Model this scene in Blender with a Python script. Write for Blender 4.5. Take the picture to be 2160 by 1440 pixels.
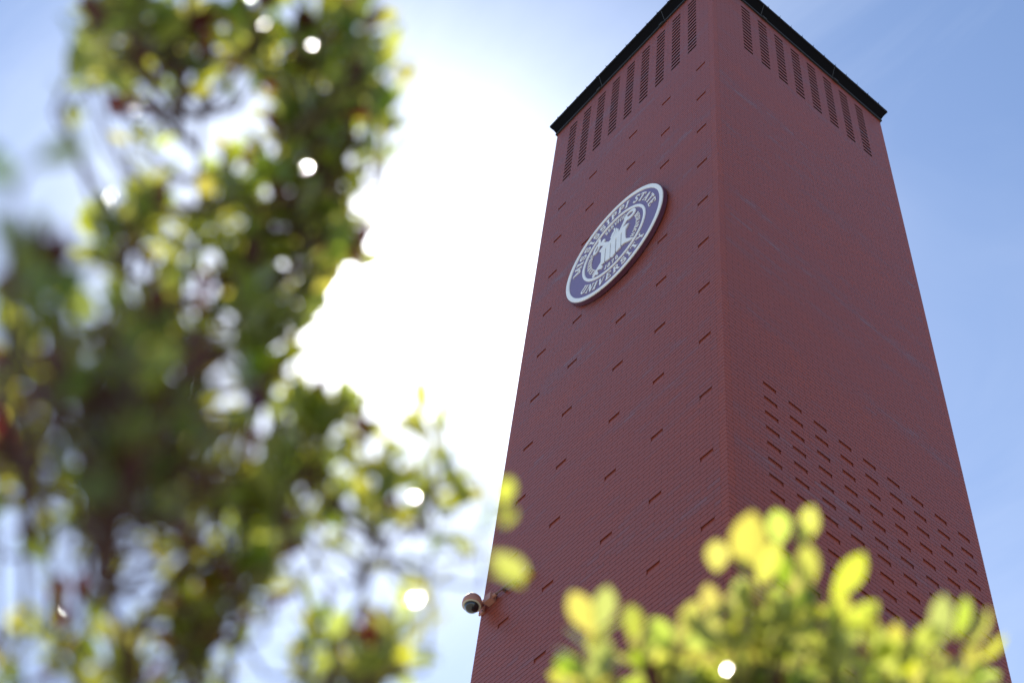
import bpy, bmesh, math, random
from mathutils import Vector, Matrix

# ------------------------------------------------------------------ clear
for o in list(bpy.data.objects):
    bpy.data.objects.remove(o, do_unlink=True)
scene = bpy.context.scene
col = scene.collection
rnd = random.Random(11)

# ------------------------------------------------------------------ camera
S = 0.4267                      # metres per survey unit
RX = Vector((0.6291085, 0.7713156, 0.0964090))      # image right
RY = Vector((-0.6054105, 0.5639875, -0.5616015))    # image down
RZ = Vector((-0.4875455, 0.2949413, 0.8217719))     # view direction
CAM = Vector((16.26445 * S, -16.41707 * S, 1.6))
FPX = 3180.6
cam_data = bpy.data.cameras.new("camera")
cam_data.sensor_width = 36.0
cam_data.lens = FPX / 2160 * 36.0
cam_data.clip_end = 5000
cam_data.clip_start = 0.05
cam_data.dof.use_dof = True
cam_data.dof.focus_distance = 22.6
cam_data.dof.aperture_fstop = 1.75
cam = bpy.data.objects.new("camera", cam_data)
col.objects.link(cam)
cam.matrix_world = Matrix((
    (RX.x, -RY.x, -RZ.x, CAM.x),
    (RX.y, -RY.y, -RZ.y, CAM.y),
    (RX.z, -RY.z, -RZ.z, CAM.z),
    (0, 0, 0, 1)))
scene.camera = cam

# ------------------------------------------------------------------ sky and sun
SUN = (RX * ((800 - 1080) / FPX) + RY * ((640 - 720) / FPX) + RZ).normalized()
elev = math.asin(SUN.z)
az = math.atan2(SUN.x, SUN.y)
world = bpy.data.worlds.new("World")
scene.world = world
world.use_nodes = True
wn = world.node_tree
wn.nodes.clear()


def N(nt, typ, **kw):
    n = nt.nodes.new(typ)
    for k, v in kw.items():
        if k == 'inp':
            for a, b in v.items():
                n.inputs[a].default_value = b
        else:
            setattr(n, k, v)
    return n


def L(nt, a, b):
    nt.links.new(a, b)


def M(nt, op, a=None, b=None, c=None, clamp=False):
    n = nt.nodes.new('ShaderNodeMath')
    n.operation = op
    n.use_clamp = clamp
    for i, v in enumerate((a, b, c)):
        if v is None:
            continue
        if isinstance(v, (int, float)):
            n.inputs[i].default_value = v
        else:
            nt.links.new(v, n.inputs[i])
    return n.outputs[0]


sky = N(wn, 'ShaderNodeTexSky', sky_type='NISHITA', sun_disc=False)
sky.sun_elevation = elev
sky.sun_rotation = az
sky.altitude = 100
sky.air_density = 1.0
sky.dust_density = 0.05
sky.ozone_density = 4.0
geo = N(wn, 'ShaderNodeTexCoord')
bg = N(wn, 'ShaderNodeBackground', inp={'Strength': 0.1})
# thin high cirrus, a property of the sky by direction
mp = N(wn, 'ShaderNodeMapping')
mp.inputs['Scale'].default_value = (1.6, 4.5, 2.4)
mp.inputs['Rotation'].default_value = (0.3, 0.5, 0.9)
L(wn, geo.outputs['Generated'], mp.inputs['Vector'])
cn = N(wn, 'ShaderNodeTexNoise', inp={'Scale': 1.7, 'Detail': 6.0, 'Roughness': 0.55, 'Distortion': 0.6})
L(wn, mp.outputs[0], cn.inputs['Vector'])
cr = N(wn, 'ShaderNodeMapRange', inp={'From Min': 0.36, 'From Max': 0.80, 'To Min': 0.0, 'To Max': 0.17})
L(wn, cn.outputs['Fac'], cr.inputs['Value'])
# bright aureole of hazy air round the sun
dot = N(wn, 'ShaderNodeVectorMath', operation='DOT_PRODUCT')
nrm = N(wn, 'ShaderNodeVectorMath', operation='NORMALIZE')
L(wn, geo.outputs['Generated'], nrm.inputs[0])
L(wn, nrm.outputs[0], dot.inputs[0])
dot.inputs[1].default_value = SUN
dc = M(wn, 'MAXIMUM', dot.outputs['Value'], 0.0)
p1 = M(wn, 'MULTIPLY', M(wn, 'POWER', dc, 80.0), 9.0)
p2 = M(wn, 'MULTIPLY', M(wn, 'POWER', dc, 900.0), 60.0)
p3 = M(wn, 'MULTIPLY', M(wn, 'POWER', dc, 8.0), 0.5)
aur = M(wn, 'ADD', M(wn, 'ADD', p1, p2), p3)
mixc = N(wn, 'ShaderNodeMix', data_type='RGBA', inp={0: 0.0})
L(wn, cr.outputs[0], mixc.inputs[0])
L(wn, sky.outputs[0], mixc.inputs[6])
mixc.inputs[7].default_value = (6.5, 7.0, 7.8, 1)
aurc = N(wn, 'ShaderNodeVectorMath', operation='SCALE')
aurc.inputs[0].default_value = (1.0, 0.98, 0.95)
sz = N(wn, 'ShaderNodeSeparateXYZ')
L(wn, nrm.outputs[0], sz.inputs[0])
low = M(wn, 'POWER', M(wn, 'MAXIMUM', M(wn, 'SUBTRACT', 1.0, sz.outputs[2]), 0.0), 2.0)
low = M(wn, 'MULTIPLY', M(wn, 'MULTIPLY', low, M(wn, 'POWER', dc, 3.0)), 9.0)
L(wn, M(wn, 'ADD', aur, low), aurc.inputs['Scale'])
addv = N(wn, 'ShaderNodeVectorMath', operation='ADD')
L(wn, mixc.outputs[2], addv.inputs[0])
L(wn, aurc.outputs[0], addv.inputs[1])
L(wn, addv.outputs[0], bg.inputs['Color'])
wo = N(wn, 'ShaderNodeOutputWorld')
L(wn, bg.outputs[0], wo.inputs['Surface'])

sun_data = bpy.data.lights.new("sun", 'SUN')
sun_data.energy = 5.0
sun_data.angle = math.radians(0.5)
sun_data.color = (1.0, 0.95, 0.86)
sun = bpy.data.objects.new("sun", sun_data)
col.objects.link(sun)
sun.rotation_euler = (-SUN).to_track_quat('-Z', 'Y').to_euler()
sun.location = (0, 0, 60)

scene.view_settings.view_transform = 'Standard'
scene.view_settings.look = 'None'
scene.view_settings.gamma = 1
scene.view_settings.exposure = 0.9
scene.render.engine = 'CYCLES'
scene.cycles.use_denoising = True
scene.cycles.max_bounces = 8
scene.cycles.transmission_bounces = 6
scene.cycles.sample_clamp_indirect = 6.0
scene.render.filter_size = 1.05


# ------------------------------------------------------------------ helpers
def ray(x, y):
    return RX * ((x - 1080) / FPX) + RY * ((y - 720) / FPX) + RZ


def P(x, y, d):
    return CAM + ray(x, y) * d


BK = 1.10                        # the garden bush stands a little further off


def empty(name, loc, label, cat, group=None, kind=None):
    o = bpy.data.objects.new(name, None)
    o.location = loc
    o.empty_display_size = 0.1
    col.objects.link(o)
    o['label'] = label
    o['category'] = cat
    if group:
        o['group'] = group
    if kind:
        o['kind'] = kind
    return o


def mesh(name, verts, faces, mat, parent=None, uvs=None, smooth=False, mats=None, fmat=None):
    me = bpy.data.meshes.new(name)
    if parent is not None:
        off = parent.matrix_world.translation if parent.parent is None else Vector()
    else:
        off = Vector()
    # parents are unrotated: world position = sum of the parents' locations
    q = parent
    t = Vector()
    while q is not None:
        t += q.location
        q = q.parent
    me.from_pydata([tuple(Vector(v) - t) for v in verts], [], faces)
    if uvs is not None:
        uvl = me.uv_layers.new(name='UVMap')
        k = 0
        for f in uvs:
            for c in f:
                uvl.data[k].uv = c
                k += 1
    me.materials.append(mat)
    if mats:
        for m_ in mats:
            me.materials.append(m_)
        me.polygons.foreach_set('material_index', fmat)
    if smooth:
        me.polygons.foreach_set('use_smooth', [True] * len(me.polygons))
    me.update()
    o = bpy.data.objects.new(name, me)
    col.objects.link(o)
    o.parent = parent
    return o


class MB:
    def __init__(self):
        self.v, self.f = [], []

    def quad(self, a, b, c, d):
        n = len(self.v)
        self.v += [a, b, c, d]
        self.f.append((n, n + 1, n + 2, n + 3))

    def box(self, c, half, ax=None):
        ax = ax or (Vector((1, 0, 0)), Vector((0, 1, 0)), Vector((0, 0, 1)))
        c = Vector(c)
        n = len(self.v)
        for sx in (-1, 1):
            for sy in (-1, 1):
                for sz in (-1, 1):
                    self.v.append(c + ax[0] * half[0] * sx + ax[1] * half[1] * sy + ax[2] * half[2] * sz)
        for f in ((0, 1, 3, 2), (4, 6, 7, 5), (0, 4, 5, 1), (2, 3, 7, 6), (0, 2, 6, 4), (1, 5, 7, 3)):
            self.f.append(tuple(n + i for i in f))

    def tube(self, pts, rad, seg=8, cap=True):
        pts = [Vector(p) for p in pts]
        n0 = len(self.v)
        prev = None
        for i, p in enumerate(pts):
            d = (pts[min(i + 1, len(pts) - 1)] - pts[max(i - 1, 0)]).normalized()
            if prev is None:
                u = d.orthogonal().normalized()
            else:
                u = (prev - d * prev.dot(d)).normalized()
            prev = u
            w = d.cross(u)
            r = rad[i] if isinstance(rad, (list, tuple)) else rad
            for k in range(seg):
                a = 2 * math.pi * k / seg
                self.v.append(p + u * math.cos(a) * r + w * math.sin(a) * r)
        for i in range(len(pts) - 1):
            for k in range(seg):
                a = n0 + i * seg + k
                b = n0 + i * seg + (k + 1) % seg
                self.f.append((a, b, b + seg, a + seg))
        if cap:
            self.f.append(tuple(n0 + k for k in range(seg))[::-1])
            self.f.append(tuple(n0 + (len(pts) - 1) * seg + k for k in range(seg)))

    def lathe(self, c, prof, seg=32, axis=Vector((0, 0, 1))):
        c = Vector(c)
        u = axis.orthogonal().normalized()
        w = axis.cross(u)
        n0 = len(self.v)
        for r, h in prof:
            for k in range(seg):
                a = 2 * math.pi * k / seg
                self.v.append(c + axis * h + (u * math.cos(a) + w * math.sin(a)) * max(r, 1e-4))
        for i in range(len(prof) - 1):
            for k in range(seg):
                a = n0 + i * seg + k
                b = n0 + i * seg + (k + 1) % seg
                self.f.append((a, b, b + seg, a + seg))

    def build(self, name, mat, parent=None, smooth=False):
        return mesh(name, self.v, self.f, mat, parent, smooth=smooth)


# ------------------------------------------------------------------ materials
def new_mat(name):
    m = bpy.data.materials.new(name)
    m.use_nodes = True
    nt = m.node_tree
    return m, nt, nt.nodes['Principled BSDF']


def simple(name, c, rough=0.5, metal=0.0, spec=0.5, noise=0.12, scale=30):
    m, nt, b = new_mat(name)
    tc = N(nt, 'ShaderNodeTexCoord')
    nz = N(nt, 'ShaderNodeTexNoise', inp={'Scale': scale, 'Detail': 5.0})
    L(nt, tc.outputs['Object'], nz.inputs['Vector'])
    mr = N(nt, 'ShaderNodeMapRange', inp={'To Min': 1 - noise, 'To Max': 1 + noise, 'From Min': 0.3, 'From Max': 0.7})
    L(nt, nz.outputs['Fac'], mr.inputs['Value'])
    sc = N(nt, 'ShaderNodeVectorMath', operation='SCALE')
    sc.inputs[0].default_value = c
    L(nt, mr.outputs[0], sc.inputs['Scale'])
    L(nt, sc.outputs[0], b.inputs['Base Color'])
    rr = N(nt, 'ShaderNodeMapRange', inp={'To Min': max(0.03, rough - 0.06), 'To Max': rough + 0.06})
    L(nt, nz.outputs['Fac'], rr.inputs['Value'])
    L(nt, rr.outputs[0], b.inputs['Roughness'])
    b.inputs['Metallic'].default_value = metal
    b.inputs['Specular IOR Level'].default_value = spec
    return m


def brick_material():
    m, nt, b = new_mat('brick')
    uv = N(nt, 'ShaderNodeUVMap')
    sp = N(nt, 'ShaderNodeSeparateXYZ')
    L(nt, uv.outputs[0], sp.inputs[0])
    row = M(nt, 'FLOOR', sp.outputs[1])
    half = M(nt, 'MULTIPLY', M(nt, 'MODULO', row, 2.0), 0.5)
    u2 = M(nt, 'ADD', sp.outputs[0], half)
    cidx = M(nt, 'FLOOR', u2)
    fr = M(nt, 'FRACT', u2)
    fv = M(nt, 'FRACT', sp.outputs[1])
    cmb = N(nt, 'ShaderNodeCombineXYZ')
    L(nt, cidx, cmb.inputs[0])
    L(nt, row, cmb.inputs[1])
    wn1 = N(nt, 'ShaderNodeTexWhiteNoise', noise_dimensions='2D')
    L(nt, cmb.outputs[0], wn1.inputs['Vector'])
    # broad batches of brick, wide along the courses
    cmb2 = N(nt, 'ShaderNodeCombineXYZ')
    L(nt, M(nt, 'MULTIPLY', cidx, 0.05), cmb2.inputs[0])
    L(nt, M(nt, 'MULTIPLY', row, 0.11), cmb2.inputs[1])
    nz = N(nt, 'ShaderNodeTexNoise', inp={'Scale': 1.0, 'Detail': 4.0, 'Roughness': 0.65})
    L(nt, cmb2.outputs[0], nz.inputs['Vector'])
    cmb3 = N(nt, 'ShaderNodeCombineXYZ')
    L(nt, M(nt, 'MULTIPLY', cidx, 0.16), cmb3.inputs[0])
    L(nt, M(nt, 'MULTIPLY', row, 0.8), cmb3.inputs[1])
    nz2 = N(nt, 'ShaderNodeTexNoise', inp={'Scale': 1.0, 'Detail': 2.0, 'Roughness': 0.5})
    L(nt, cmb3.outputs[0], nz2.inputs['Vector'])
    mixv = M(nt, 'ADD', M(nt, 'MULTIPLY', wn1.outputs['Value'], 0.22), M(nt, 'MULTIPLY', nz.outputs['Fac'], 1.5))
    mixv = M(nt, 'ADD', mixv, M(nt, 'MULTIPLY', nz2.outputs['Fac'], 0.55))
    um0 = M(nt, 'MODULO', sp.outputs[0], 100.0)
    quoin = M(nt, 'SUBTRACT', 1.0, M(nt, 'MULTIPLY', M(nt, 'GREATER_THAN', um0, 0.55), M(nt, 'LESS_THAN', um0, 20.45)))
    mixv = M(nt, 'SUBTRACT', mixv, M(nt, 'MULTIPLY', quoin, M(nt, 'MULTIPLY', wn1.outputs['Value'], 0.6)))
    mixv = M(nt, 'SUBTRACT', mixv, 0.64)
    ramp = N(nt, 'ShaderNodeValToRGB')
    e = ramp.color_ramp.elements
    e[0].position = 0.12
    e[0].color = (0.345, 0.070, 0.036, 1)
    e[1].position = 0.92
    e[1].color = (0.27, 0.125, 0.135, 1)
    for pos, c in ((0.36, (0.315, 0.068, 0.042, 1)), (0.56, (0.305, 0.069, 0.046, 1)), (0.74, (0.275, 0.080, 0.070, 1))):
        x = ramp.color_ramp.elements.new(pos)
        x.color = c
    L(nt, mixv, ramp.inputs['Fac'])
    # fine surface texture
    tc = N(nt, 'ShaderNodeTexCoord')
    fz = N(nt, 'ShaderNodeTexNoise', inp={'Scale': 60.0, 'Detail': 4.0, 'Roughness': 0.6})
    L(nt, tc.outputs['Object'], fz.inputs['Vector'])
    fm = N(nt, 'ShaderNodeMapRange', inp={'From Min': 0.3, 'From Max': 0.7, 'To Min': 0.62, 'To Max': 1.0})
    L(nt, fz.outputs['Fac'], fm.inputs['Value'])
    sc = N(nt, 'ShaderNodeVectorMath', operation='SCALE')
    L(nt, ramp.outputs[0], sc.inputs[0])
    L(nt, fm.outputs[0], sc.inputs['Scale'])
    # mortar
    um = M(nt, 'MODULO', sp.outputs[0], 100.0)
    inner = M(nt, 'MULTIPLY', M(nt, 'GREATER_THAN', um, 0.08), M(nt, 'LESS_THAN', um, 20.92))
    vj = M(nt, 'MULTIPLY', M(nt, 'MULTIPLY', M(nt, 'LESS_THAN', fr, 0.036), inner), 0.7)
    hj = M(nt, 'LESS_THAN', fv, 0.135)
    mj = M(nt, 'MAXIMUM', vj, hj)
    mx = N(nt, 'ShaderNodeMix', data_type='RGBA')
    L(nt, mj, mx.inputs[0])
    L(nt, sc.outputs[0], mx.inputs[6])
    mx.inputs[7].default_value = (0.125, 0.045, 0.038, 1)
    L(nt, mx.outputs[2], b.inputs['Base Color'])
    b.inputs['Roughness'].default_value = 0.38
    L(nt, M(nt, 'MULTIPLY', M(nt, 'SUBTRACT', 1.0, mj), 0.27), b.inputs['Specular IOR Level'])
    bp = N(nt, 'ShaderNodeBump', inp={'Strength': 0.35, 'Distance': 0.004})
    hh = M(nt, 'MULTIPLY', fz.outputs['Fac'], 0.5)
    L(nt, hh, bp.inputs['Height'])
    L(nt, bp.outputs[0], b.inputs['Normal'])
    return m


MAT_BRICK = brick_material()
MAT_SOFFIT = simple('black_metal', (0.006, 0.005, 0.005), 0.75, 0.0, 0.03)
MAT_VENT = simple('vent_painted_shade', (0.060, 0.024, 0.020), 0.8, 0.0, 0.2, noise=0.3, scale=8)  # shade inside the slots is put into this dark brown colour
MAT_COPING = simple('coping_metal', (0.015, 0.014, 0.018), 0.6, 0.0, 0.15)
MAT_TRIM = simple('grey_trim', (0.035, 0.034, 0.038), 0.6, 0.0, 0.15)
MAT_JOINT = simple('joint_strip', (0.035, 0.030, 0.022), 0.5, 0.0, 0.3)
MAT_ROOF = simple('roof_membrane', (0.25, 0.25, 0.24), 0.8)
MAT_PURPLE = simple('maroon_enamel', (0.15, 0.09, 0.22), 0.30, 0.0, 0.6, noise=0.05, scale=3)
MAT_RIM = simple('maroon_edge', (0.11, 0.035, 0.07), 0.5, 0.0, 0.4, noise=0.06)
MAT_WHITE = simple('white_enamel', (0.90, 0.92, 0.92), 0.30, 0.0, 0.5, noise=0.03, scale=6)
MAT_SALMON = simple('painted_housing', (0.42, 0.20, 0.15), 0.45)
MAT_CREAM = simple('cream_ring', (0.55, 0.53, 0.44), 0.5, noise=0.05)
MAT_CONDUIT = simple('conduit_paint', (0.16, 0.085, 0.07), 0.5)
MAT_SCREW = simple('steel_screw', (0.06, 0.06, 0.06), 0.4, 0.7)
m, nt, b = new_mat('smoked_dome')
b.inputs['Base Color'].default_value = (0.012, 0.014, 0.018, 1)
b.inputs['Roughness'].default_value = 0.06
b.inputs['Coat Weight'].default_value = 0.6
MAT_DOME = m
m, nt, b = new_mat('paving')
tc = N(nt, 'ShaderNodeTexCoord')
nz = N(nt, 'ShaderNodeTexNoise', inp={'Scale': 0.35, 'Detail': 8.0})
L(nt, tc.outputs['Object'], nz.inputs['Vector'])
rp = N(nt, 'ShaderNodeValToRGB')
rp.color_ramp.elements[0].color = (0.16, 0.15, 0.12, 1)
rp.color_ramp.elements[1].color = (0.26, 0.24, 0.20, 1)
L(nt, nz.outputs['Fac'], rp.inputs['Fac'])
L(nt, rp.outputs[0], b.inputs['Base Color'])
b.inputs['Roughness'].default_value = 0.85
MAT_GROUND = m

# ------------------------------------------------------------------ ground
gm = MB()
gm.quad((-900, -900, 0), (900, -900, 0), (900, 900, 0), (-900, 900, 0))
g = gm.build('ground', MAT_GROUND)
g['kind'] = 'structure'
g['label'] = 'pale paved ground around the brick tower'
g['category'] = 'ground'

# ------------------------------------------------------------------ tower
WX = 10.0 * S
WY = 10.11 * S
CH = 0.163 * S               # one course
H = 61.45 * S + 1.6          # top of the brickwork
NB = 21
NCOURSE = int(H / CH) + 1
MH = 0.125 * CH              # bed joint
MD = 0.0035                   # raking depth of the joint
LIFT = 0.0

tower = empty('brick_tower', (0, 0, 0),
              'tall square brick tower with black roof overhang, vent slots and recessed dashes', 'tower')


# faces: origin at a corner, direction u along the wall, n outward normal
def face_axes(k):
    if k == 0:
        return Vector((0, 0, 0)), Vector((-1, 0, 0)), Vector((0, -1, 0)), WX
    if k == 1:
        return Vector((0, 0, 0)), Vector((0, 1, 0)), Vector((1, 0, 0)), WY
    if k == 2:
        return Vector((-WX, 0, 0)), Vector((0, 1, 0)), Vector((-1, 0, 0)), WY
    return Vector((0, WY, 0)), Vector((-1, 0, 0)), Vector((0, 1, 0)), WX


def recesses(k):
    """{course: [(u0, u1, depth, vent column or None)]} in bricks / metres"""
    R = {}
    if k in (0, 3):
        for j in range(16):
            for cidx, c0 in enumerate(range(2, 19, 2)):
                d = 0.035 if j in (0, 15) else 0.11
                R.setdefault(5 + 2 * j, []).append((c0 - 0.05, c0 + 0.97, d, cidx))
        for i in range(24):
            for c0 in (1, 5, 9, 14, 18):
                R.setdefault(50 + 16 * i, []).append((c0 + 0.0, c0 + 1.0, 0.013, None))
    else:
        for j in range(14):
            for cidx in range(8):
                c0 = 3.55 + 2 * cidx
                d = 0.035 if j == 0 else 0.10
                R.setdefault(4 + 2 * j, []).append((c0, c0 + 1.0, d, cidx))
        for i in range(40):
            for c in range(9):
                R.setdefault(171 + 4 * i, []).append((3 + 2 * c + 0.02, 3 + 2 * c + 1.05, 0.015, None))
    return R


wv, wf, wuv = [], [], []
vents = {}


def emit(store, pts, uvs, flip):
    v, f, u = store
    n = len(v)
    v += pts
    idx = [n, n + 1, n + 2, n + 3]
    if flip:
        idx = idx[::-1]
        uvs = uvs[::-1]
    f.append(tuple(idx))
    u.append(uvs)


for k in range(4):
    o, du, n, W = face_axes(k)
    bw = W / NB
    flip = (du.cross(Vector((0, 0, 1)))).dot(n) < 0
    R = recesses(k)
    ub = 100 * k

    def pt(u, z, d=0.0):
        return o + du * u - n * d + Vector((0, 0, z))

    main = (wv, wf, wuv)
    for j in range(NCOURSE):
        zt = H - j * CH
        zb = zt - CH
        zm = zb + MH
        vv = 1000 - j - 1            # v of the course bottom
        rec = sorted(R.get(j, []))
        spans = []
        u = 0.0
        for r in rec:
            a, bb = r[0] * bw, r[1] * bw
            spans.append((u, a))
            u = bb
        spans.append((u, W))
        for a, bb in spans:
            ua, ubb = ub + a / bw, ub + bb / bw
            emit(main, [pt(a, zm), pt(bb, zm), pt(bb, zt), pt(a, zt)],
                 [(ua, vv + .14), (ubb, vv + .14), (ubb, vv + 1), (ua, vv + 1)], flip)
            # bed joint, raked back, with the lips of the bricks above and below
            a2 = MD if a == 0 else a
            b2 = W - MD if bb == W else bb
            emit(main, [pt(a2, zb, MD), pt(b2, zb, MD), pt(b2, zm, MD), pt(a2, zm, MD)],
                 [(ua, vv + .01), (ubb, vv + .01), (ubb, vv + .12), (ua, vv + .12)], flip)
            emit(main, [pt(a, zm, 0), pt(a2, zm, MD), pt(b2, zm, MD), pt(bb, zm, 0)],
                 [(ua, vv + .16), (ua, vv + .15), (ubb, vv + .15), (ubb, vv + .16)], flip)
            emit(main, [pt(a, zb, 0), pt(bb, zb, 0), pt(b2, zb, MD), pt(a2, zb, MD)],
                 [(ua, vv - .02), (ubb, vv - .02), (ubb, vv - .03), (ua, vv - .03)], flip)
        for a, bb, d, vent in rec:
            a *= bw
            bb *= bw
            ua, ubb = ub + a / bw, ub + bb / bw
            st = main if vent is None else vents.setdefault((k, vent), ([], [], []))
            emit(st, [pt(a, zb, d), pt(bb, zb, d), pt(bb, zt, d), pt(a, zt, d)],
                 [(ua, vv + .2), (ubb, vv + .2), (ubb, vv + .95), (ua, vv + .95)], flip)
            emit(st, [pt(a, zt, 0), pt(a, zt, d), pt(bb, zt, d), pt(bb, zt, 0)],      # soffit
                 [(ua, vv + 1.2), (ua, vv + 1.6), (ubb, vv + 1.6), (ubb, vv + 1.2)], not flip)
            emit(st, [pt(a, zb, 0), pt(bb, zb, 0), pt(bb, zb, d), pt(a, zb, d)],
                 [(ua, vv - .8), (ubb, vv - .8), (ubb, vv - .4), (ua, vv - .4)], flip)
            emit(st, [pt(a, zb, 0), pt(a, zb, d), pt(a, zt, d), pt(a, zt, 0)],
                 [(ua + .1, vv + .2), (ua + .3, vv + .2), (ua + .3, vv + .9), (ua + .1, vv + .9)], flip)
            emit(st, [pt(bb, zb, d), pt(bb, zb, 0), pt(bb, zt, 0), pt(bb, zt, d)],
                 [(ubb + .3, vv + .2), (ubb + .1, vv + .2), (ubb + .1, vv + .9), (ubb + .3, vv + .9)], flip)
mesh('wall', wv, wf, MAT_BRICK, tower, uvs=wuv)
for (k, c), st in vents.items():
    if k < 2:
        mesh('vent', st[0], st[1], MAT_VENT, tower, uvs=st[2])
    # the two faces turned away from the photograph
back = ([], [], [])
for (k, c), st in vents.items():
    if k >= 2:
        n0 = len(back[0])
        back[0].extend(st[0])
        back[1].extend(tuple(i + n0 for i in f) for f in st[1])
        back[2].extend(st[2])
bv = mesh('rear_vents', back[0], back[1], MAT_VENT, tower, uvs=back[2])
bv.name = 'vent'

# roof overhang
OV = 0.27 * S
RT = 0.8 * S
rb = MB()
x0, x1, y0, y1 = -WX, 0.0, 0.0, WY


def ring(mb, a, za, c, zc):
    """sloping band between the rectangle grown by a at za and the one grown by c at zc"""
    A = [(x0 - a, y0 - a, za), (x1 + a, y0 - a, za), (x1 + a, y1 + a, za), (x0 - a, y1 + a, za)]
    C = [(x0 - c, y0 - c, zc), (x1 + c, y0 - c, zc), (x1 + c, y1 + c, zc), (x0 - c, y1 + c, zc)]
    for i in range(4):
        j = (i + 1) % 4
        mb.quad(A[i], A[j], C[j], C[i])


ring(rb, 0.012, H + 0.005, OV * 0.98, H + RT * 0.94)
roof = rb.build('roof_overhang', MAT_SOFFIT, tower)
tb = MB()
ring(tb, 0.004, H - 0.035, 0.030, H - 0.035)
ring(tb, 0.030, H - 0.035, 0.030, H + 0.02)
ring(tb, 0.030, H + 0.02, 0.010, H + 0.02)
tb.build('trim', MAT_TRIM, roof)
cb = MB()
ring(cb, OV * 0.90, H + RT * 0.93, OV + 0.012, H + RT * 0.93)
ring(cb, OV + 0.012, H + RT * 0.93, OV + 0.012, H + RT + 0.04)
ring(cb, OV + 0.012, H + RT + 0.04, -0.1, H + RT + 0.06)
cb.build('coping', MAT_COPING, roof)
db = MB()
db.quad((x0 + .12, y0 + .12, H + RT + .04), (x1 - .12, y0 + .12, H + RT + .04), (x1 - .12, y1 - .12, H + RT + .04), (x0 + .12, y1 - .12, H + RT + .04))
db.build('roof_deck', MAT_ROOF, roof)
# joints of the overhang panels
for side, t in ((0, 2.82 * S), (0, 6.9 * S), (1, 2.84 * S), (1, 7.12 * S)):
    jb = MB()
    jp = []
    for a, z in ((0.012, H + 0.005), (OV * 0.98, H + RT * 0.94)):
        jp.append((a, z))
    (a0, z0), (a1, z1) = jp
    w = 0.007
    out = 0.004
    if side == 0:
        jb.quad((-t - w, -a0 - out, z0 - out), (-t + w, -a0 - out, z0 - out), (-t + w, -a1 - out, z1 - out), (-t - w, -a1 - out, z1 - out))
        jb.box((-t - .08, -0.035, H - 0.02), (.05, .012, .03))
    else:
        jb.quad((a0 + out, t - w, z0 - out), (a0 + out, t + w, z0 - out), (a1 + out, t + w, z1 - out), (a1 + out, t - w, z1 - out))
        jb.box((0.035, t + .08, H - 0.02), (.012, .05, .03))
    jb.build('panel_joint', MAT_JOINT, roof)
# standing clips along the coping
zc = H + RT + 0.04


def clip(x, y, out):
    c = MB()
    out = Vector(out)
    side = Vector((-out.y, out.x, 0))
    base = Vector((x, y, zc - 0.02))
    c.box(base, (0.005, 0.010, 0.018), (out, side, Vector((0, 0, 1))))
    c.tube([base, base + out * 0.025 + Vector((0, 0, 0.055))], [0.0045, 0.002], 6)
    c.tube([base, base + side * 0.02 + Vector((0, 0, 0.04))], [0.006, 0.003], 6)
    return c.build('roof_spike', MAT_COPING, roof)


t = 9.74
while t > 0:
    clip(-t * S, -OV - 0.012, (0, -1, 0))
    t -= 0.669
t = 9.84
while t > 0:
    clip(OV + 0.012, t * S, (1, 0, 0))
    t -= 0.675

# ------------------------------------------------------------------ seal
ZR = -(-12.29781)                 # survey height of the lens
TC, ZC, RR = 4.9457, 32.945, 2.52
SEAL = Vector((-TC * S, 0.0, (ZC + ZR) * S + 1.6))
R_ = RR * S
seal = empty('wall_seal', SEAL, 'large round purple and white university seal mounted high on the left brick face', 'seal')
Y0 = -0.2 * S                     # front of the disc


def sp3(a, b_, h=0.0):
    return Vector((SEAL.x + a * R_, Y0 - h, SEAL.z + b_ * R_))


dm = MB()
seg = 128
prof = [(0.2, 0.035), (1.0, 0.0), (1.03, -0.004), (1.035, -0.018), (1.035, -0.065), (0.98, -0.075)]


def disc(mb, rs):
    n0 = len(mb.v)
    for r, h in rs:
        for k in range(seg):
            a = 2 * math.pi * k / seg
            mb.v.append(sp3(r * math.cos(a), r * math.sin(a), h))
    for i in range(len(rs) - 1):
        for k in range(seg):
            a = n0 + i * seg + k
            b_ = n0 + i * seg + (k + 1) % seg
            mb.f.append((a, b_, b_ + seg, a + seg))


n0 = len(dm.v)
disc(dm, [(0.001, -0.004), (1.0, -0.004)])
dm.build('disc', MAT_PURPLE, seal)
dm = MB()
disc(dm, [(1.0, -0.004), (1.010, -0.002), (1.015, -0.008), (1.015, -0.072), (0.95, -0.074)])
dm.build('edge', MAT_RIM, seal)
for (ri, ro, nm, hh) in ((0.938, 1.0, 'outer_ring', 0.012), (0.612, 0.652, 'inner_ring', 0.012)):
    dm = MB()
    disc(dm, [(ri - .004, -0.004), (ri, hh * .8), (ri + 0.006, hh), (ro - 0.006, hh), (ro, hh * .8), (ro + .003, -0.004)])
    dm.build(nm, MAT_WHITE, seal)

# stroke letters with slab serifs: unit height, width w
T_, t_ = 0.165, 0.075


def arc(cx, cy, rx, ry, a0, a1, n=9):
    return [(cx + rx * math.cos(math.radians(a0 + (a1 - a0) * i / n)), cy + ry * math.sin(math.radians(a0 + (a1 - a0) * i / n))) for i in range(n + 1)]


def serif(x, y, w=0.30):
    return ([(x - w / 2, y), (x + w / 2, y)], t_ * 0.9)


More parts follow.
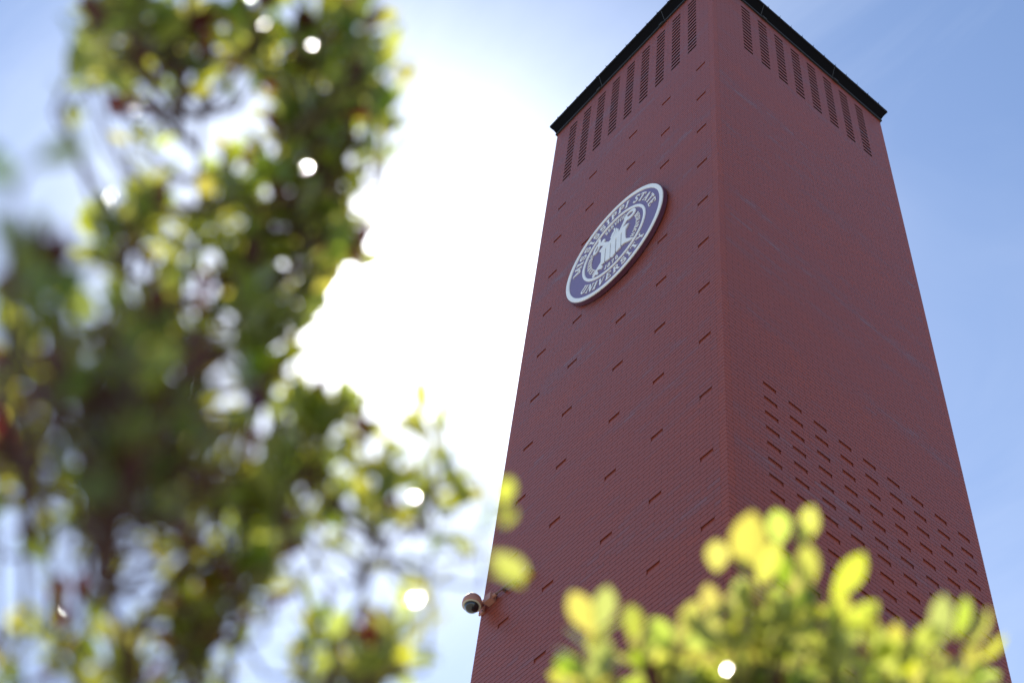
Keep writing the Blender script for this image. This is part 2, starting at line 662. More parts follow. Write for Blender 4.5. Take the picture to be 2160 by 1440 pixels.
GL = {
    'I': (0.34, [([(.17, 0), (.17, 1)], T_), serif(.17, .045, .34), serif(.17, .955, .34)]),
    'M': (0.98, [([(.14, 0), (.14, 1)], t_), ([(.14, .97), (.49, .08)], T_), ([(.49, .08), (.84, .97)], t_), ([(.84, 0), (.84, 1)], T_),
                 serif(.14, .045, .28), serif(.84, .045, .34), serif(.10, .955, .2), serif(.88, .955, .2)]),
    'N': (0.80, [([(.14, 0), (.14, 1)], t_), ([(.14, .96), (.66, .06)], T_), ([(.66, 0), (.66, 1)], t_), serif(.14, .045), serif(.10, .955, .2), serif(.66, .955)]),
    'S': (0.60, [(arc(.30, .735, .20, .205, 25, 180, 8) + arc(.30, .735, .20, .205, 180, 262, 4)[1:] + arc(.30, .28, .22, .235, 80, -90, 9) + arc(.30, .28, .22, .235, -90, -155, 4)[1:], T_ * .85),
                 ([(.50, .70), (.50, .98)], t_ * .8), ([(.08, .02), (.08, .30)], t_ * .8)]),
    'P': (0.66, [([(.17, 0), (.17, 1)], T_), ([(.17, .955), (.36, .955)] + arc(.36, .72, .20, .235, 90, -90, 8) + [(.17, .485)], T_ * .7), serif(.17, .045, .36), serif(.10, .955, .16)]),
    'T': (0.70, [([(.35, 0), (.35, 1)], T_), ([(.04, .945), (.66, .945)], t_ * 1.1), serif(.35, .045, .34), ([(.06, .76), (.06, .97)], t_ * .8), ([(.64, .76), (.64, .97)], t_ * .8)]),
    'A': (0.78, [([(.10, .03), (.38, .97)], t_), ([(.38, .97), (.66, .03)], T_), ([(.22, .33), (.56, .33)], t_ * .9), serif(.10, .045, .24), serif(.67, .045, .30)]),
    'E': (0.66, [([(.17, 0), (.17, 1)], T_), ([(.04, .95), (.58, .95)], t_), ([(.04, .05), (.60, .05)], t_), ([(.17, .50), (.42, .50)], t_ * .9),
                 ([(.58, .76), (.58, .98)], t_ * .8), ([(.60, .02), (.60, .26)], t_ * .8), ([(.42, .38), (.42, .62)], t_ * .8)]),
    'U': (0.76, [([(.16, 1), (.16, .32)] + arc(.37, .32, .21, .26, 180, 360, 10) + [(.58, 1)], T_ * .8), serif(.16, .955), serif(.60, .955, .26)]),
    'V': (0.76, [([(.12, .97), (.38, .05)], T_), ([(.38, .05), (.64, .97)], t_), serif(.12, .955, .3), serif(.64, .955, .24)]),
    'R': (0.72, [([(.17, 0), (.17, 1)], T_), ([(.17, .955), (.36, .955)] + arc(.36, .73, .19, .225, 90, -90, 8) + [(.17, .505)], T_ * .7), ([(.36, .50), (.62, .04)], T_),
                 serif(.17, .045, .34), serif(.10, .955, .16), serif(.64, .045, .16)]),
    'Y': (0.74, [([(.12, .96), (.37, .48)], T_), ([(.63, .96), (.37, .48)], t_), ([(.37, 0), (.37, .50)], T_), serif(.12, .955, .28), serif(.63, .955, .24), serif(.37, .045, .32)]),
    'C': (0.68, [(arc(.38, .5, .27, .45, 40, 320, 14), T_ * .85), ([(.60, .66), (.60, .97)], t_ * .8)]),
    'G': (0.74, [(arc(.38, .5, .27, .45, 40, 330, 14), T_ * .85), ([(.60, .66), (.60, .97)], t_ * .8), ([(.62, .12), (.62, .46)], T_ * .8), serif(.58, .46, .28)]),
    'H': (0.80, [([(.16, 0), (.16, 1)], T_), ([(.64, 0), (.64, 1)], T_), ([(.16, .5), (.64, .5)], t_), serif(.16, .045), serif(.16, .955), serif(.64, .045), serif(.64, .955)]),
    'L': (0.62, [([(.17, 0), (.17, 1)], T_), ([(.04, .05), (.57, .05)], t_), ([(.57, .02), (.57, .28)], t_ * .8), serif(.17, .955, .34)]),
    '1': (0.44, [([(.24, 0), (.24, 1)], T_), ([(.24, .97), (.08, .80)], t_), serif(.24, .045, .34)]),
    '8': (0.60, [(arc(.30, .74, .17, .22, -90, 270, 14), T_ * .75), (arc(.30, .27, .20, .25, 90, 450, 14), T_ * .8)]),
    '7': (0.58, [([(.06, .94), (.52, .94), (.24, 0)], T_ * .85), ([(.07, .74), (.07, .97)], t_ * .8)]),
}


def stroke(mb, pts, w, mapf, h, lay):
    """flat bar of width w along pts, mapped to the disc and raised h"""
    n = len(pts)
    Lf, Rt = [], []
    for i in range(n):
        a = pts[max(i - 1, 0)]
        c = pts[min(i + 1, n - 1)]
        dx, dy = c[0] - a[0], c[1] - a[1]
        l = math.hypot(dx, dy) or 1
        nx, ny = -dy / l * w / 2, dx / l * w / 2
        Lf.append((pts[i][0] + nx, pts[i][1] + ny))
        Rt.append((pts[i][0] - nx, pts[i][1] - ny))
    hh = h + lay
    for i in range(n - 1):
        q = [Lf[i], Lf[i + 1], Rt[i + 1], Rt[i]]
        top = [mapf(x, y, hh) for x, y in q]
        mb.quad(*top)
    outline = Lf + Rt[::-1]
    for i in range(len(outline)):
        a, c = outline[i], outline[(i + 1) % len(outline)]
        mb.quad(mapf(a[0], a[1], hh), mapf(c[0], c[1], hh), mapf(c[0], c[1], -0.003), mapf(a[0], a[1], -0.003))


def ring_text(name, txt, ang0, ang1, r0, r1, mode='top', h=0.005, squeeze=1.0):
    """mode top: baseline towards the centre, clockwise; bottom: baseline outwards, anticlockwise"""
    gap, space = 0.19, 0.40
    tot = 0
    for ch in txt:
        tot += (space if ch == ' ' else GL[ch][0]) + gap
    tot -= gap
    span = math.radians(ang1 - ang0)
    per = span / tot                      # radians per unit width
    cur = 0
    lay = 0
    for ch in txt:
        if ch == ' ':
            cur += space + gap
            continue
        w, st = GL[ch]
        mb = MB()
        cx = cur + w / 2
        th = math.radians(ang0) + per * cx
        hgt = r1 - r0
        wsc = abs(per) * (r0 + r1) / 2    # width unit at the middle radius

        def mapf(x, y, hh, th=th, w=w, wsc=wsc):
            dx = (x - w / 2) * wsc
            if mode == 'top':
                r = r0 + y * hgt
                er = (math.cos(th), math.sin(th))
                et = (math.sin(th), -math.cos(th))
            else:
                r = r1 - y * hgt
                er = (math.cos(th), math.sin(th))
                et = (-math.sin(th), math.cos(th))
            k = r / ((r0 + r1) / 2)
            return sp3(er[0] * r + et[0] * dx * k, er[1] * r + et[1] * dx * k, hh)
        for pts, sw in st:
            lay = (lay + 1) % 12
            stroke(mb, pts, sw, mapf, h, lay * 0.00035)
        cur += w + gap
        mb.build(name, MAT_WHITE, seal)


ring_text('letter', 'MISSISSIPPI STATE', 175.0, 4.0, 0.715, 0.865)
ring_text('letter', 'UNIVERSITY', -141.0, -39.0, 0.715, 0.865, 'bottom')
ring_text('motto_letter', 'SERVICE', 113.0, 65.0, 0.46, 0.545)
ring_text('motto_letter', 'RESEARCH', 25.0, -40.0, 0.46, 0.545)
ring_text('motto_letter', 'LEARNING', 222.0, 152.0, 0.46, 0.545)
ring_text('date_digit', '1878', -108.0, -76.0, 0.46, 0.55, 'bottom')

EM = {
    'bar': [(-.30, .115), (-.252, .035), (-.06, .034), (.05, .033), (.255, .036), (.318, .12), (.275, .143), (.125, .165), (.045, .158), (-.043, .152), (-.085, .128), (-.20, .172)],
    'c1': [(-.250, .04), (-.165, .04), (-.165, -.325), (-.216, -.293), (-.240, -.25)],
    'c2': [(-.148, .04), (-.060, .04), (-.052, -.362), (-.142, -.334)],
    'c3': [(-.042, .04), (.050, .04), (.058, -.365), (.028, -.372), (.004, -.400), (-.018, -.368), (-.038, -.360)],
    'c4': [(.070, .04), (.162, .04), (.170, -.338), (.080, -.355)],
    'c5': [(.180, .04), (.255, .04), (.258, -.12), (.276, -.245), (.445, -.425), (.361, -.404), (.245, -.322), (.188, -.318)],
    'keybit': [(-.415, -.422), (-.389, -.466), (-.342, -.438), (-.296, -.497), (-.283, -.445), (-.314, -.397), (-.299, -.362), (-.222, -.425), (-.193, -.383), (-.240, -.318), (-.165, -.323), (-.236, -.215)],
    'shaft': [(.105, .15), (.222, .372), (.282, .300), (.165, .150)],
    'f1': [(-.074, .204), (-.041, .293), (-.003, .321), (-.018, .398), (.009, .388), (.032, .300), (.005, .232), (-.043, .148)],
    'f2': [(-.035, .150), (.012, .215), (.045, .284), (.029, .352), (.051, .332), (.074, .262), (.052, .205), (.011, .152)],
    'f3': [(.015, .150), (.062, .205), (.080, .283), (.098, .240), (.092, .180), (.060, .150)],
    'arm': [(-.085, .13), (-.23, .292), (-.333, .4), (-.382, .374), (-.296, .273), (-.185, .150)],
    'fg1': [(-.338, .39), (-.338, .468), (-.318, .482), (-.294, .450), (-.290, .355)],
    'fg2': [(-.285, .338), (-.232, .372), (-.200, .350), (-.190, .300), (-.229, .270)],
}


def poly(mb, pl, h):
    n0_ = len(mb.v)
    n_ = len(pl)
    area = sum(pl[i][0] * pl[(i + 1) % n_][1] - pl[(i + 1) % n_][0] * pl[i][1] for i in range(n_))
    if area < 0:
        pl = pl[::-1]
    for a, c in pl:
        mb.v.append(sp3(a, c, h))
    for a, c in pl:
        mb.v.append(sp3(a, c, -0.003))
    mb.f.append(tuple(n0_ + i for i in range(n_)))
    for i in range(n_):
        j = (i + 1) % n_
        mb.f.append((n0_ + i, n0_ + n_ + i, n0_ + n_ + j, n0_ + j))


em = MB()
for i, (k, pl) in enumerate(EM.items()):
    if k in ('keybit', 'shaft', 'f1', 'f2', 'f3', 'arm', 'fg1', 'fg2'):
        continue
    poly(em, pl, 0.014 + (0.002 if k == 'bar' else 0.0) + 0.0002 * i)
em.build('temple_emblem', MAT_WHITE, seal)
em = MB()
for i, k in enumerate(('f1', 'f2', 'f3')):
    poly(em, EM[k], 0.010 + 0.0005 * i)
em.build('flame_emblem', MAT_WHITE, seal)


def band(mb, outer, inner, h):
    """closed band between two loops given in matching order"""
    n_ = len(outer)
    for i in range(n_):
        j = (i + 1) % n_
        mb.quad(sp3(*outer[i], h), sp3(*outer[j], h), sp3(*inner[j], h), sp3(*inner[i], h))
        mb.quad(sp3(*outer[i], -.003), sp3(*outer[j], -.003), sp3(*outer[j], h), sp3(*outer[i], h))
        mb.quad(sp3(*inner[j], -.003), sp3(*inner[i], -.003), sp3(*inner[i], h), sp3(*inner[j], h))


def oval(cx, cy, a, b_, rot, k=20):
    return [(cx + a * math.cos(q) * math.cos(rot) - b_ * math.sin(q) * math.sin(rot),
             cy + a * math.cos(q) * math.sin(rot) + b_ * math.sin(q) * math.cos(rot)) for q in [2 * math.pi * i / k for i in range(k)]]


em = MB()
poly(em, EM['keybit'], 0.0108)
em.build('key_bit', MAT_WHITE, seal)
em = MB()
poly(em, EM['shaft'], 0.0100)
band(em, oval(.328, .352, .125, .105, -.55), oval(.330, .362, .072, .045, -.55), 0.0112)
em.build('key_bow', MAT_WHITE, seal)
em = MB()
for i, k in enumerate(('arm', 'fg1', 'fg2')):
    poly(em, EM[k], 0.0096 + 0.0006 * i)
band(em, oval(-.368, .272, .115, .066, 1.25), oval(-.366, .262, .062, .028, 1.25), 0.0118)
em.build('torch_key', MAT_WHITE, seal)

# ------------------------------------------------------------------ security camera
def wall_pt(tt, zz, off=0.0):
    return Vector((-tt * S, -off * S, (zz + ZR) * S + 1.6))


dome_c = wall_pt(9.853, 18.644, 0.45)
sc = empty('security_camera', dome_c, 'round dome security camera with dark smoked dome on the tower corner, beside the sky', 'camera')
up = Vector((0, 0, 1))
R0 = 0.122
hm = MB()
hm.lathe(dome_c, [(R0 * .93, -0.045), (R0 * 1.0, -0.038), (R0 * 1.02, -0.01), (R0, 0.03), (R0 * .86, 0.075), (R0 * .6, 0.112), (R0 * .38, 0.130), (0.0001, 0.134)], 40)
hm.build('housing', MAT_SALMON, sc, smooth=True)
hm = MB()
hm.lathe(dome_c, [(R0 * .94, -0.044), (R0 * .90, -0.052), (R0 * .76, -0.050), (R0 * .70, -0.046)], 40)
hm.build('trim_ring', MAT_CREAM, sc, smooth=True)
hm = MB()
hm.lathe(dome_c, [(R0 * .74, -0.046), (R0 * .72, -0.075), (R0 * .60, -0.105), (R0 * .38, -0.128), (R0 * .15, -0.138), (0.0001, -0.1395)], 40)
hm.build('dome', MAT_DOME, sc, smooth=True)
wp = wall_pt(9.95, 18.85, 0.0)
hm = MB()
hm.tube([dome_c + up * 0.09, dome_c + Vector((-.01, .055, .105)), dome_c + Vector((-.03, .11, .085)), Vector((wp.x, -0.03, wp.z + .05))], [0.055, 0.052, 0.045, 0.042], 14)
hm.build('arm', MAT_SALMON, sc, smooth=True)
hm = MB()
hm.box((wp.x, -0.012, wp.z + .01), (0.045, 0.012, 0.12))
pl_ = hm.build('wall_plate', MAT_SALMON, sc)
for dz in (-.09, .09):
    for dx in (-.028, .028):
        hm = MB()
        hm.tube([(wp.x + dx, -0.024, wp.z + .01 + dz), (wp.x + dx, -0.031, wp.z + .01 + dz)], 0.007, 8)
        hm.build('screw', MAT_SCREW, pl_)

jb1 = wall_pt(9.50, 18.80, 0)


def junction(name, c, w, h, d, label):
    e_ = empty(name, c, label, 'electrical box')
    q = MB()
    q.box((c.x, c.y - d / 2, c.z), (w / 2, d / 2 - .001, h / 2))
    b_ = q.build('box', MAT_SALMON, e_)
    q = MB()
    q.box((c.x, c.y - d - .004, c.z), (w / 2 + .004, .004, h / 2 + .004))
    q.build('cover', MAT_SALMON, e_)
    return e_


e1 = junction('junction_box', jb1, .125, .105, .085, 'painted square junction box beside the dome security camera')
q = MB()
q.tube([(jb1.x + .06, -.045, jb1.z), (jb1.x + .125, -.05, jb1.z)], .026, 10)
q.build('connector', MAT_SALMON, e1)
jb2 = wall_pt(7.95, 18.72, 0)
e2 = junction('junction_box', jb2, .15, .085, .075, 'small junction box at the right end of the conduit, behind a blurred leaf')
q = MB()
q.tube([(jb2.x - .075, -.045, jb2.z), (jb2.x - .115, -.045, jb2.z)], .023, 10)
q.build('connector', MAT_SALMON, e2)
for e_, g_ in ((e1, 1), (e2, 1)):
    e_['group'] = 'junction boxes on the tower wall'
cx0, cx1 = jb1.x + .125, jb2.x - .115
cd = empty('conduit', ((cx0 + cx1) / 2, -.04, jb1.z), 'thin dark horizontal conduit pipe between the two wall boxes', 'pipe')
q = MB()
q.tube([(cx0, -.05, jb1.z), (cx1, -.045, jb2.z)], .0135, 10)
q.build('pipe', MAT_CONDUIT, cd)
for fx in (.3, .75):
    q = MB()
    xx = cx0 + (cx1 - cx0) * fx
    zz = jb1.z + (jb2.z - jb1.z) * fx
    q.box((xx, -.03, zz), (.010, .030, .022))
    q.build('strap', MAT_CONDUIT, cd)


# ------------------------------------------------------------------ foliage
def leaf_material(name, tint):
    m_, nt_, b_ = new_mat(name)
    at = N(nt_, 'ShaderNodeAttribute', attribute_name='leafcol')
    L(nt_, at.outputs['Color'], b_.inputs['Base Color'])
    b_.inputs['Roughness'].default_value = 0.30
    b_.inputs['Specular IOR Level'].default_value = 0.9
    b_.inputs['Coat Weight'].default_value = 0.5
    b_.inputs['Coat Roughness'].default_value = 0.17
    tr = N(nt_, 'ShaderNodeBsdfTranslucent')
    at2 = N(nt_, 'ShaderNodeAttribute', attribute_name='leaftrans')
    L(nt_, at2.outputs['Color'], tr.inputs['Color'])
    ad = N(nt_, 'ShaderNodeMixShader', inp={0: 0.5})
    L(nt_, b_.outputs[0], ad.inputs[1])
    L(nt_, tr.outputs[0], ad.inputs[2])
    out = nt_.nodes['Material Output']
    L(nt_, ad.outputs[0], out.inputs['Surface'])
    tc_ = N(nt_, 'ShaderNodeTexCoord')
    nz_ = N(nt_, 'ShaderNodeTexNoise', inp={'Scale': 45.0, 'Detail': 3.0})
    L(nt_, tc_.outputs['Object'], nz_.inputs['Vector'])
    bp_ = N(nt_, 'ShaderNodeBump', inp={'Strength': 0.3, 'Distance': 0.002})
    L(nt_, nz_.outputs['Fac'], bp_.inputs['Height'])
    L(nt_, bp_.outputs[0], b_.inputs['Normal'])
    return m_


MAT_LEAF = leaf_material('leaf', 1.0)
MAT_BARK = simple('bark', (0.075, 0.035, 0.025), 0.8, noise=0.3, scale=60)

LEAF_ROWS = [(0.0, 0.05), (0.18, 0.52), (0.42, 0.92), (0.65, 1.0), (0.85, 0.70), (1.0, 0.06)]


class Foliage:
    def __init__(self):
        self.v, self.f, self.c1, self.c2 = [], [], [], []

    def leaf(self, base, d, up_, ln, wd, kind):
        d = d.normalized()
        side = d.cross(up_)
        if side.length < 1e-3:
            side = d.orthogonal()
        side.normalize()
        nn = side.cross(d).normalized()
        curl = rnd.uniform(-0.05, 0.28) * ln
        fold = rnd.uniform(0.05, 0.30) * wd
        n0_ = len(self.v)
        for tt, ww in LEAF_ROWS:
            cpt = base + d * (ln * tt) - nn * (curl * tt * tt)
            hw = wd * 0.5 * ww
            self.v += [cpt - side * hw + nn * fold * ww, cpt, cpt + side * hw + nn * fold * ww]
        nf = 0
        for i in range(len(LEAF_ROWS) - 1):
            a = n0_ + 3 * i
            self.f += [(a, a + 1, a + 4, a + 3), (a + 1, a + 2, a + 5, a + 4)]
            nf += 2
        k = rnd.random()
        s_ = rnd.uniform(0.75, 1.25)
        if kind == 'red':
            c1 = (0.06 * s_, 0.008, 0.008)
            c2 = (0.11 * s_, 0.010, 0.008)
        elif kind == 'young':
            c1 = (0.13 * s_, 0.17 * s_, 0.025)
            s_ = rnd.uniform(0.75, 1.15)
            c2 = (rnd.uniform(0.54, 0.74) * s_, rnd.uniform(0.60, 0.70) * s_, rnd.uniform(0.05, 0.13))
        else:
            c1 = (0.040 * s_, 0.085 * s_, 0.020)
            c2 = ((0.26 + 0.32 * k) * s_, (0.42 + 0.16 * k) * s_, 0.022)
        self.c1 += [c1] * 18
        self.c2 += [c2] * 18

    def build(self, name, parent):
        o_ = mesh(name, self.v, self.f, MAT_LEAF, parent, smooth=True)
        for nm, data in (('leafcol', self.c1), ('leaftrans', self.c2)):
            at = o_.data.color_attributes.new(nm, 'FLOAT_COLOR', 'POINT')
            flat = []
            for c in data:
                flat += [min(1, c[0]), min(1, c[1]), min(1, c[2]), 1.0]
            at.data.foreach_set('color', flat)
        return o_


def rvec():
    while True:
        v = Vector((rnd.uniform(-1, 1), rnd.uniform(-1, 1), rnd.uniform(-1, 1)))
        if 0.05 < v.length < 1:
            return v.normalized()


def twig(fo, st, tip, d, ln, nleaf, leaf_len, young, red, rtw=0.0022, tipfan=0.5):
    """a leafy shoot ending at tip and growing along d"""
    d = d.normalized()
    base = tip - d * ln
    bend = rvec() * ln * 0.12
    mid = (base + tip) / 2 + bend
    st.tube([base, mid, tip], [rtw * 1.5, rtw * 1.1, rtw * 0.5], 5, cap=False)
    ph = rnd.uniform(0, 6.28)
    u = d.orthogonal().normalized()
    w = d.cross(u)
    for i in range(nleaf):
        tt = (i + 0.5) / nleaf
        tt = 1 - (1 - tt) ** 1.0 * 0.85
        pos = base * (1 - tt) * (1 - tt) + mid * 2 * tt * (1 - tt) + tip * tt * tt
        a = ph + i * 2.399
        rad = u * math.cos(a) + w * math.sin(a)
        al = math.radians(68 - 42 * tt + rnd.uniform(-14, 14)) * (0.7 + tipfan * 0.6)
        ld = d * math.cos(al) + rad * math.sin(al)
        l_ = leaf_len * rnd.uniform(0.72, 1.12)
        kd = 'red' if rnd.random() < red else ('young' if rnd.random() < young * (0.6 + tt) else 'old')
        fo.leaf(pos + ld * 0.006, ld, (d * 1.0 - rad * 0.2 + rvec() * 0.35), l_, l_ * rnd.uniform(0.40, 0.52), kd)
    return base


def shrub(name, label, cat, crown_base, ground, limbs, blobs, singles, leaf_len, trunk_r=0.022, lone=()):
    root = empty(name, ground, label, cat)
    fo, st = Foliage(), MB()
    tr = MB()
    mid = (ground + crown_base) / 2 + Vector((0.03, -0.02, 0))
    tr.tube([ground - Vector((0, 0, .05)), ground * .6 + crown_base * .4 + Vector((.02, 0, 0)), mid, crown_base], [trunk_r * 1.5, trunk_r * 1.2, trunk_r * 1.1, trunk_r], 10)
    nodes = []
    for pts, r0, r1 in limbs:
        pts = [crown_base] + [P(*p) for p in pts]
        # smooth by subdividing with a little wander
        fine = []
        for i in range(len(pts) - 1):
            for s_ in range(6):
                q = pts[i].lerp(pts[i + 1], s_ / 6)
                fine.append(q + rvec() * 0.006)
        fine.append(pts[-1])
        rr_ = [r0 + (r1 - r0) * i / (len(fine) - 1) for i in range(len(fine))]
        tr.tube(fine, rr_, 7)
        nodes += fine
    todo = []
    for (cx, cy, rx, ry, d0, d1, n_, young, red) in blobs:
        for i in range(n_):
            while True:
                a, c = rnd.uniform(-1, 1), rnd.uniform(-1, 1)
                if a * a + c * c < 1:
                    break
            todo.append((cx + a * rx, cy + c * ry, rnd.uniform(d0, d1), young, red, rnd.randint(6, 10), rnd.uniform(.08, .15)))
    for x, y, d_, young, nl in singles:
        todo.append((x, y, d_, young, 0.0, nl, 0.10))
    for x, y, d_, young, red, nl, ln in todo:
        tip = P(x, y, d_)
        g_dir = (tip - crown_base).normalized()
        dd = (g_dir * 0.75 + Vector((0, 0, 1)) * 0.45 + rvec() * 0.55).normalized()
        base = twig(fo, st, tip, dd, ln, nl, leaf_len, young, red)
        # stalk back to the nearest limb, entering from below
        best = min(nodes, key=lambda q: (q - base).length + max(0, (q - base).z) * 1.5)
        m1 = base.lerp(best, 0.5) + Vector((0, 0, -0.02)) + rvec() * 0.01
        st.tube([best, m1, base], [0.004, 0.0033, 0.0028], 5, cap=False)
    for x, y, d_, lpx, ang, ratio, kd in lone:
        a = math.radians(ang)
        dd = (-RY * math.cos(a) + RX * math.sin(a) + RZ * rnd.uniform(-.35, .35)).normalized()
        l_ = lpx * d_ / FPX
        cpt = P(x, y, d_)
        base = cpt - dd * l_ * 0.5
        nn = (-RZ + rvec() * 0.3).normalized()
        fo.leaf(base, dd, nn, l_, l_ * ratio, kd)
        best = min(nodes, key=lambda q: (q - base).length + max(0, (q - base).z) * 1.5)
        m1 = base.lerp(best, 0.5) + Vector((0, 0, -0.015)) + rvec() * 0.01
        st.tube([best, m1, base - dd * 0.004, base], [0.003, 0.0022, 0.0012, 0.0008], 5, cap=False)
    tr.build('trunk', MAT_BARK, root)
    st.build('twigs', MAT_BARK, root)
    fo.build('leaves', root)
    return root


# tall loose tree at the left, crown overhead
cb1 = P(520, 2050, 1.95)
shrub('small_tree', 'tall leafy tree with red-tinged leaves filling the left side against the sun', 'tree',
      cb1, Vector((cb1.x - .1, cb1.y + .05, 0)),
      [([(480, 1500, 2.0), (520, 1000, 2.1), (560, 560, 2.25), (600, 250, 2.3), (640, 30, 2.3)], .0065, .0025),
       ([(300, 1500, 1.9), (180, 1000, 1.9), (260, 620, 1.95), (300, 420, 2.0)], .006, .0025),
       ([(400, 1300, 2.0), (420, 700, 2.2), (430, 250, 2.25), (330, 60, 2.3)], .0055, .0025),
       ([(650, 1500, 2.0), (760, 1250, 2.0), (900, 1050, 2.05), (1010, 1000, 2.05)], .007, .002),
       ([(40, 1500, 1.9), (60, 1000, 1.9), (70, 700, 1.9)], .006, .003)],
      [(500, 40, 320, 90, 2.2, 2.5, 28, .6, .25),
       (290, 90, 120, 80, 2.2, 2.5, 13, .6, .3),
       (700, 120, 120, 90, 2.2, 2.5, 9, .4, .15),
       (640, 240, 180, 80, 2.2, 2.5, 15, .6, .2),
       (730, 180, 90, 70, 2.2, 2.5, 5, .5, .1),
       (610, 380, 170, 80, 2.1, 2.4, 14, .55, .12),
       (540, 500, 120, 70, 2.05, 2.3, 8, .55, .1),
       (680, 480, 100, 60, 2.2, 2.5, 8, .7, .12),
       (700, 330, 80, 60, 2.2, 2.5, 4, .6, .1),
       (620, 610, 80, 60, 2.2, 2.5, 6, .7, .1),
       (560, 700, 90, 80, 2.0, 2.3, 6, .6, .1),
       (700, 890, 90, 50, 2.0, 2.3, 6, .7, .15),
       (360, 470, 160, 100, 2.0, 2.3, 12, .55, .12),
       (420, 640, 180, 100, 1.95, 2.2, 14, .6, .18),
       (180, 740, 200, 140, 1.75, 2.0, 20, .35, .35),
       (400, 930, 220, 140, 1.8, 2.1, 19, .6, .32),
       (90, 1040, 160, 150, 1.8, 2.1, 12, .35, .25),
       (180, 1330, 190, 100, 1.85, 2.15, 11, .6, .15),
       (420, 1300, 90, 110, 1.85, 2.15, 10, .5, .2),
       (520, 1110, 200, 110, 1.9, 2.2, 13, .7, .15),
       (730, 1010, 150, 110, 2.0, 2.3, 14, .8, .05),
       (740, 1370, 160, 80, 2.0, 2.3, 14, .65, .15),
       (690, 860, 80, 40, 2.0, 2.3, 4, .6, .2)],
      [ (880, 860, 2.2, .9, 5), (940, 900, 2.3, .9, 4),
       (960, 1010, 2.1, .6, 5), (930, 1090, 2.1, .5, 5), (1010, 1120, 2.1, .3, 3),
       (820, 920, 2.2, .8, 5), (860, 1000, 2.2, .8, 6), (930, 980, 2.2, .6, 5),
       (840, 1270, 2.0, .7, 6), (900, 1250, 2.0, .8, 5), (200, 100, 1.9, .9, 5), (195, 140, 1.9, 1., 4), (300, 300, 2.2, .8, 4), (820, 120, 2.0, .7, 5), (810, 230, 2.0, .6, 5)],
      0.058, lone=[(757, 642, 3.4, 52, -12, .30, 'old'), (718, 512, 2.1, 95, 15, .6, 'old'), (845, 545, 3.6, 40, -50, .3, 'red'), (865, 520, 3.4, 45, 120, .35, 'young'),
                   (1066, 1035, 2.1, 60, 15, .6, 'young'), (1068, 1085, 2.0, 50, 10, .7, 'young'), (1072, 1190, 2.0, 92, 118, .52, 'young'),
                   (205, 140, 2.0, 75, 25, .6, 'young'), (172, 92, 2.0, 60, 60, .4, 'young'), (275, 182, 2.0, 60, 5, .4, 'young'),
                   (300, 285, 2.2, 55, 0, .35, 'young'), (250, 290, 2.2, 50, -70, .35, 'young'), (345, 300, 2.2, 60, 60, .35, 'young'),
                   (935, 860, 2.3, 60, 20, .4, 'young'), (880, 885, 2.3, 60, -40, .4, 'young'), (965, 1010, 2.2, 60, 120, .4, 'old'), (990, 1165, 2.2, 50, 10, .3, 'red'),
                   (855, 170, 2.1, 50, 10, .4, 'young'), (850, 270, 2.1, 40, 0, .4, 'young'), (815, 215, 2.1, 80, 35, .5, 'old')])

# nearer shoots of a second plant, far out of focus
cb2 = P(120, 1900, 1.25)
shrub('near_shrub', 'dark green and deep red shrub nearest the lens at lower left, most blurred', 'shrub',
      cb2, Vector((cb2.x - .05, cb2.y + .05, 0)),
      [([(150, 1400, 1.2), (250, 900, 1.4), (300, 760, 1.4)], .005, .003),
       ([(90, 1300, 1.2), (60, 900, 1.35), (80, 480, 1.35)], .004, .002)],
      [(300, 800, 180, 120, 1.3, 1.5, 18, .12, .5),
       (110, 550, 70, 70, 1.3, 1.45, 6, .05, .4),
       (330, 920, 150, 80, 1.3, 1.5, 8, .1, .5)],
      [(75, 330, 1.2, .1, 2), (70, 450, 1.2, .1, 3)],
      0.045, trunk_r=.014)

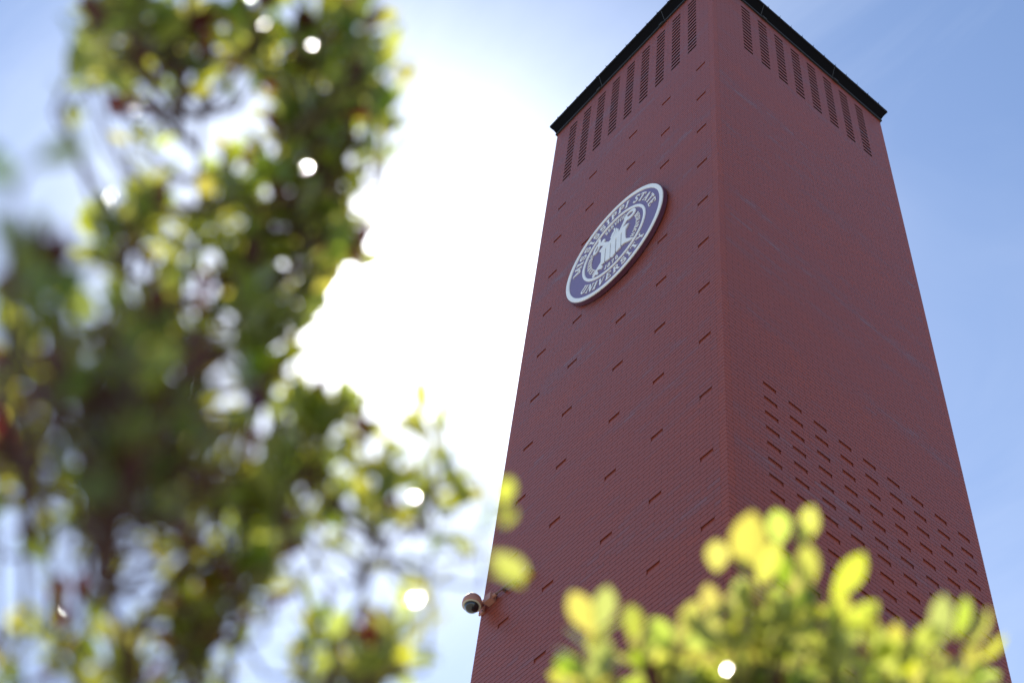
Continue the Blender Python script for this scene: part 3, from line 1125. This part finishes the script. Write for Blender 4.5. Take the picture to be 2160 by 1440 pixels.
# bush at the lower right
cb3 = P(1650, 2350, 2.1 * BK)
bush_tips = []
shr = [(1560, 1260, 2.3, .7, 4), (1680, 1270, 2.3, .7, 4), (1610, 1300, 2.25, .6, 7), (1740, 1340, 2.25, .8, 6),
       (1250, 1350, 2.3, .95, 5), (1350, 1380, 2.3, .8, 6), (1420, 1350, 2.25, .9, 6), (1490, 1340, 2.25, .9, 7),
       (1540, 1310, 2.2, .85, 7), (1640, 1290, 2.2, .8, 8), (1760, 1360, 2.2, .8, 7), (1830, 1370, 2.2, .9, 6),
       (1960, 1390, 2.2, .95, 5), (2040, 1400, 2.2, .95, 5), (1900, 1430, 2.2, .8, 6), (1230, 1430, 2.2, .7, 5)]
Yg = 'young'
lone_b = [(1580, 1145, 2.15, 132, 4, .60, Yg), (1640, 1112, 2.3, 75, -6, .75, Yg), (1702, 1108, 2.2, 92, 28, .50, Yg), (1512, 1172, 2.3, 66, 0, .80, Yg),
          (1703, 1196, 2.2, 105, 10, .48, Yg), (1790, 1218, 2.2, 115, 34, .46, Yg), (1228, 1292, 2.2, 100, -28, .55, Yg), (1272, 1282, 2.2, 95, 14, .55, Yg),
          (1335, 1312, 2.3, 75, -5, .6, Yg), (1395, 1340, 2.2, 90, -30, .6, Yg), (1500, 1268, 2.3, 70, -18, .6, Yg), (1560, 1262, 2.3, 90, 10, .5, Yg),
          (1620, 1190, 2.25, 95, 20, .5, Yg), (1650, 1200, 2.3, 80, -10, .5, 'old'), (1815, 1302, 2.2, 95, 42, .50, Yg), (1845, 1350, 2.2, 80, 0, .6, Yg),
          (1885, 1355, 2.25, 85, 14, .5, Yg), (1985, 1308, 2.2, 115, 4, .42, Yg), (2030, 1302, 2.25, 95, 24, .35, Yg), (2062, 1330, 2.2, 105, 32, .35, Yg),
          (2092, 1372, 2.2, 85, 45, .30, Yg), (1930, 1365, 2.2, 150, 46, .28, Yg), (1205, 1405, 2.2, 70, -70, .6, 'old'), (1265, 1390, 2.2, 90, 30, .6, Yg),
          (1455, 1310, 2.2, 90, 20, .5, Yg), (1540, 1350, 2.2, 110, 60, .45, Yg), (1480, 1345, 2.2, 95, 75, .5, Yg), (1690, 1270, 2.25, 90, 55, .45, 'old'), (1770, 1290, 2.2, 80, 20, .5, Yg)]
shr = [(a, b, c * BK, d, e) for a, b, c, d, e in shr]
lone_b = [(a, b, c * BK, d, e, f, g) for a, b, c, d, e, f, g in lone_b]
shrub('garden_bush', 'bright yellow-green sunlit bush along the bottom right in front of the tower', 'bush',
      cb3, Vector((cb3.x, cb3.y, 0)),
      [([(1600, 1600, 2.6), (1620, 1320, 2.6)], .010, .004),
       ([(1400, 1700, 2.6), (1330, 1480, 2.6), (1270, 1400, 2.6)], .010, .004),
       ([(1850, 1750, 2.6), (1960, 1480, 2.6), (2010, 1400, 2.6)], .010, .004)],
      [(1560, 1440, 190, 50, 2.5, 2.8, 16, .45, .15),
       (1640, 1370, 90, 50, 2.5, 2.8, 6, .5, .15),
       (1330, 1450, 120, 40, 2.5, 2.8, 8, .6, .1),
       (1800, 1440, 120, 45, 2.5, 2.8, 10, .35, .2),
       (2000, 1450, 100, 50, 2.5, 2.8, 8, .7, .05),
       (1650, 1520, 480, 60, 2.4, 2.8, 22, .2, .2)],
      shr, 0.072, trunk_r=.02, lone=lone_b)
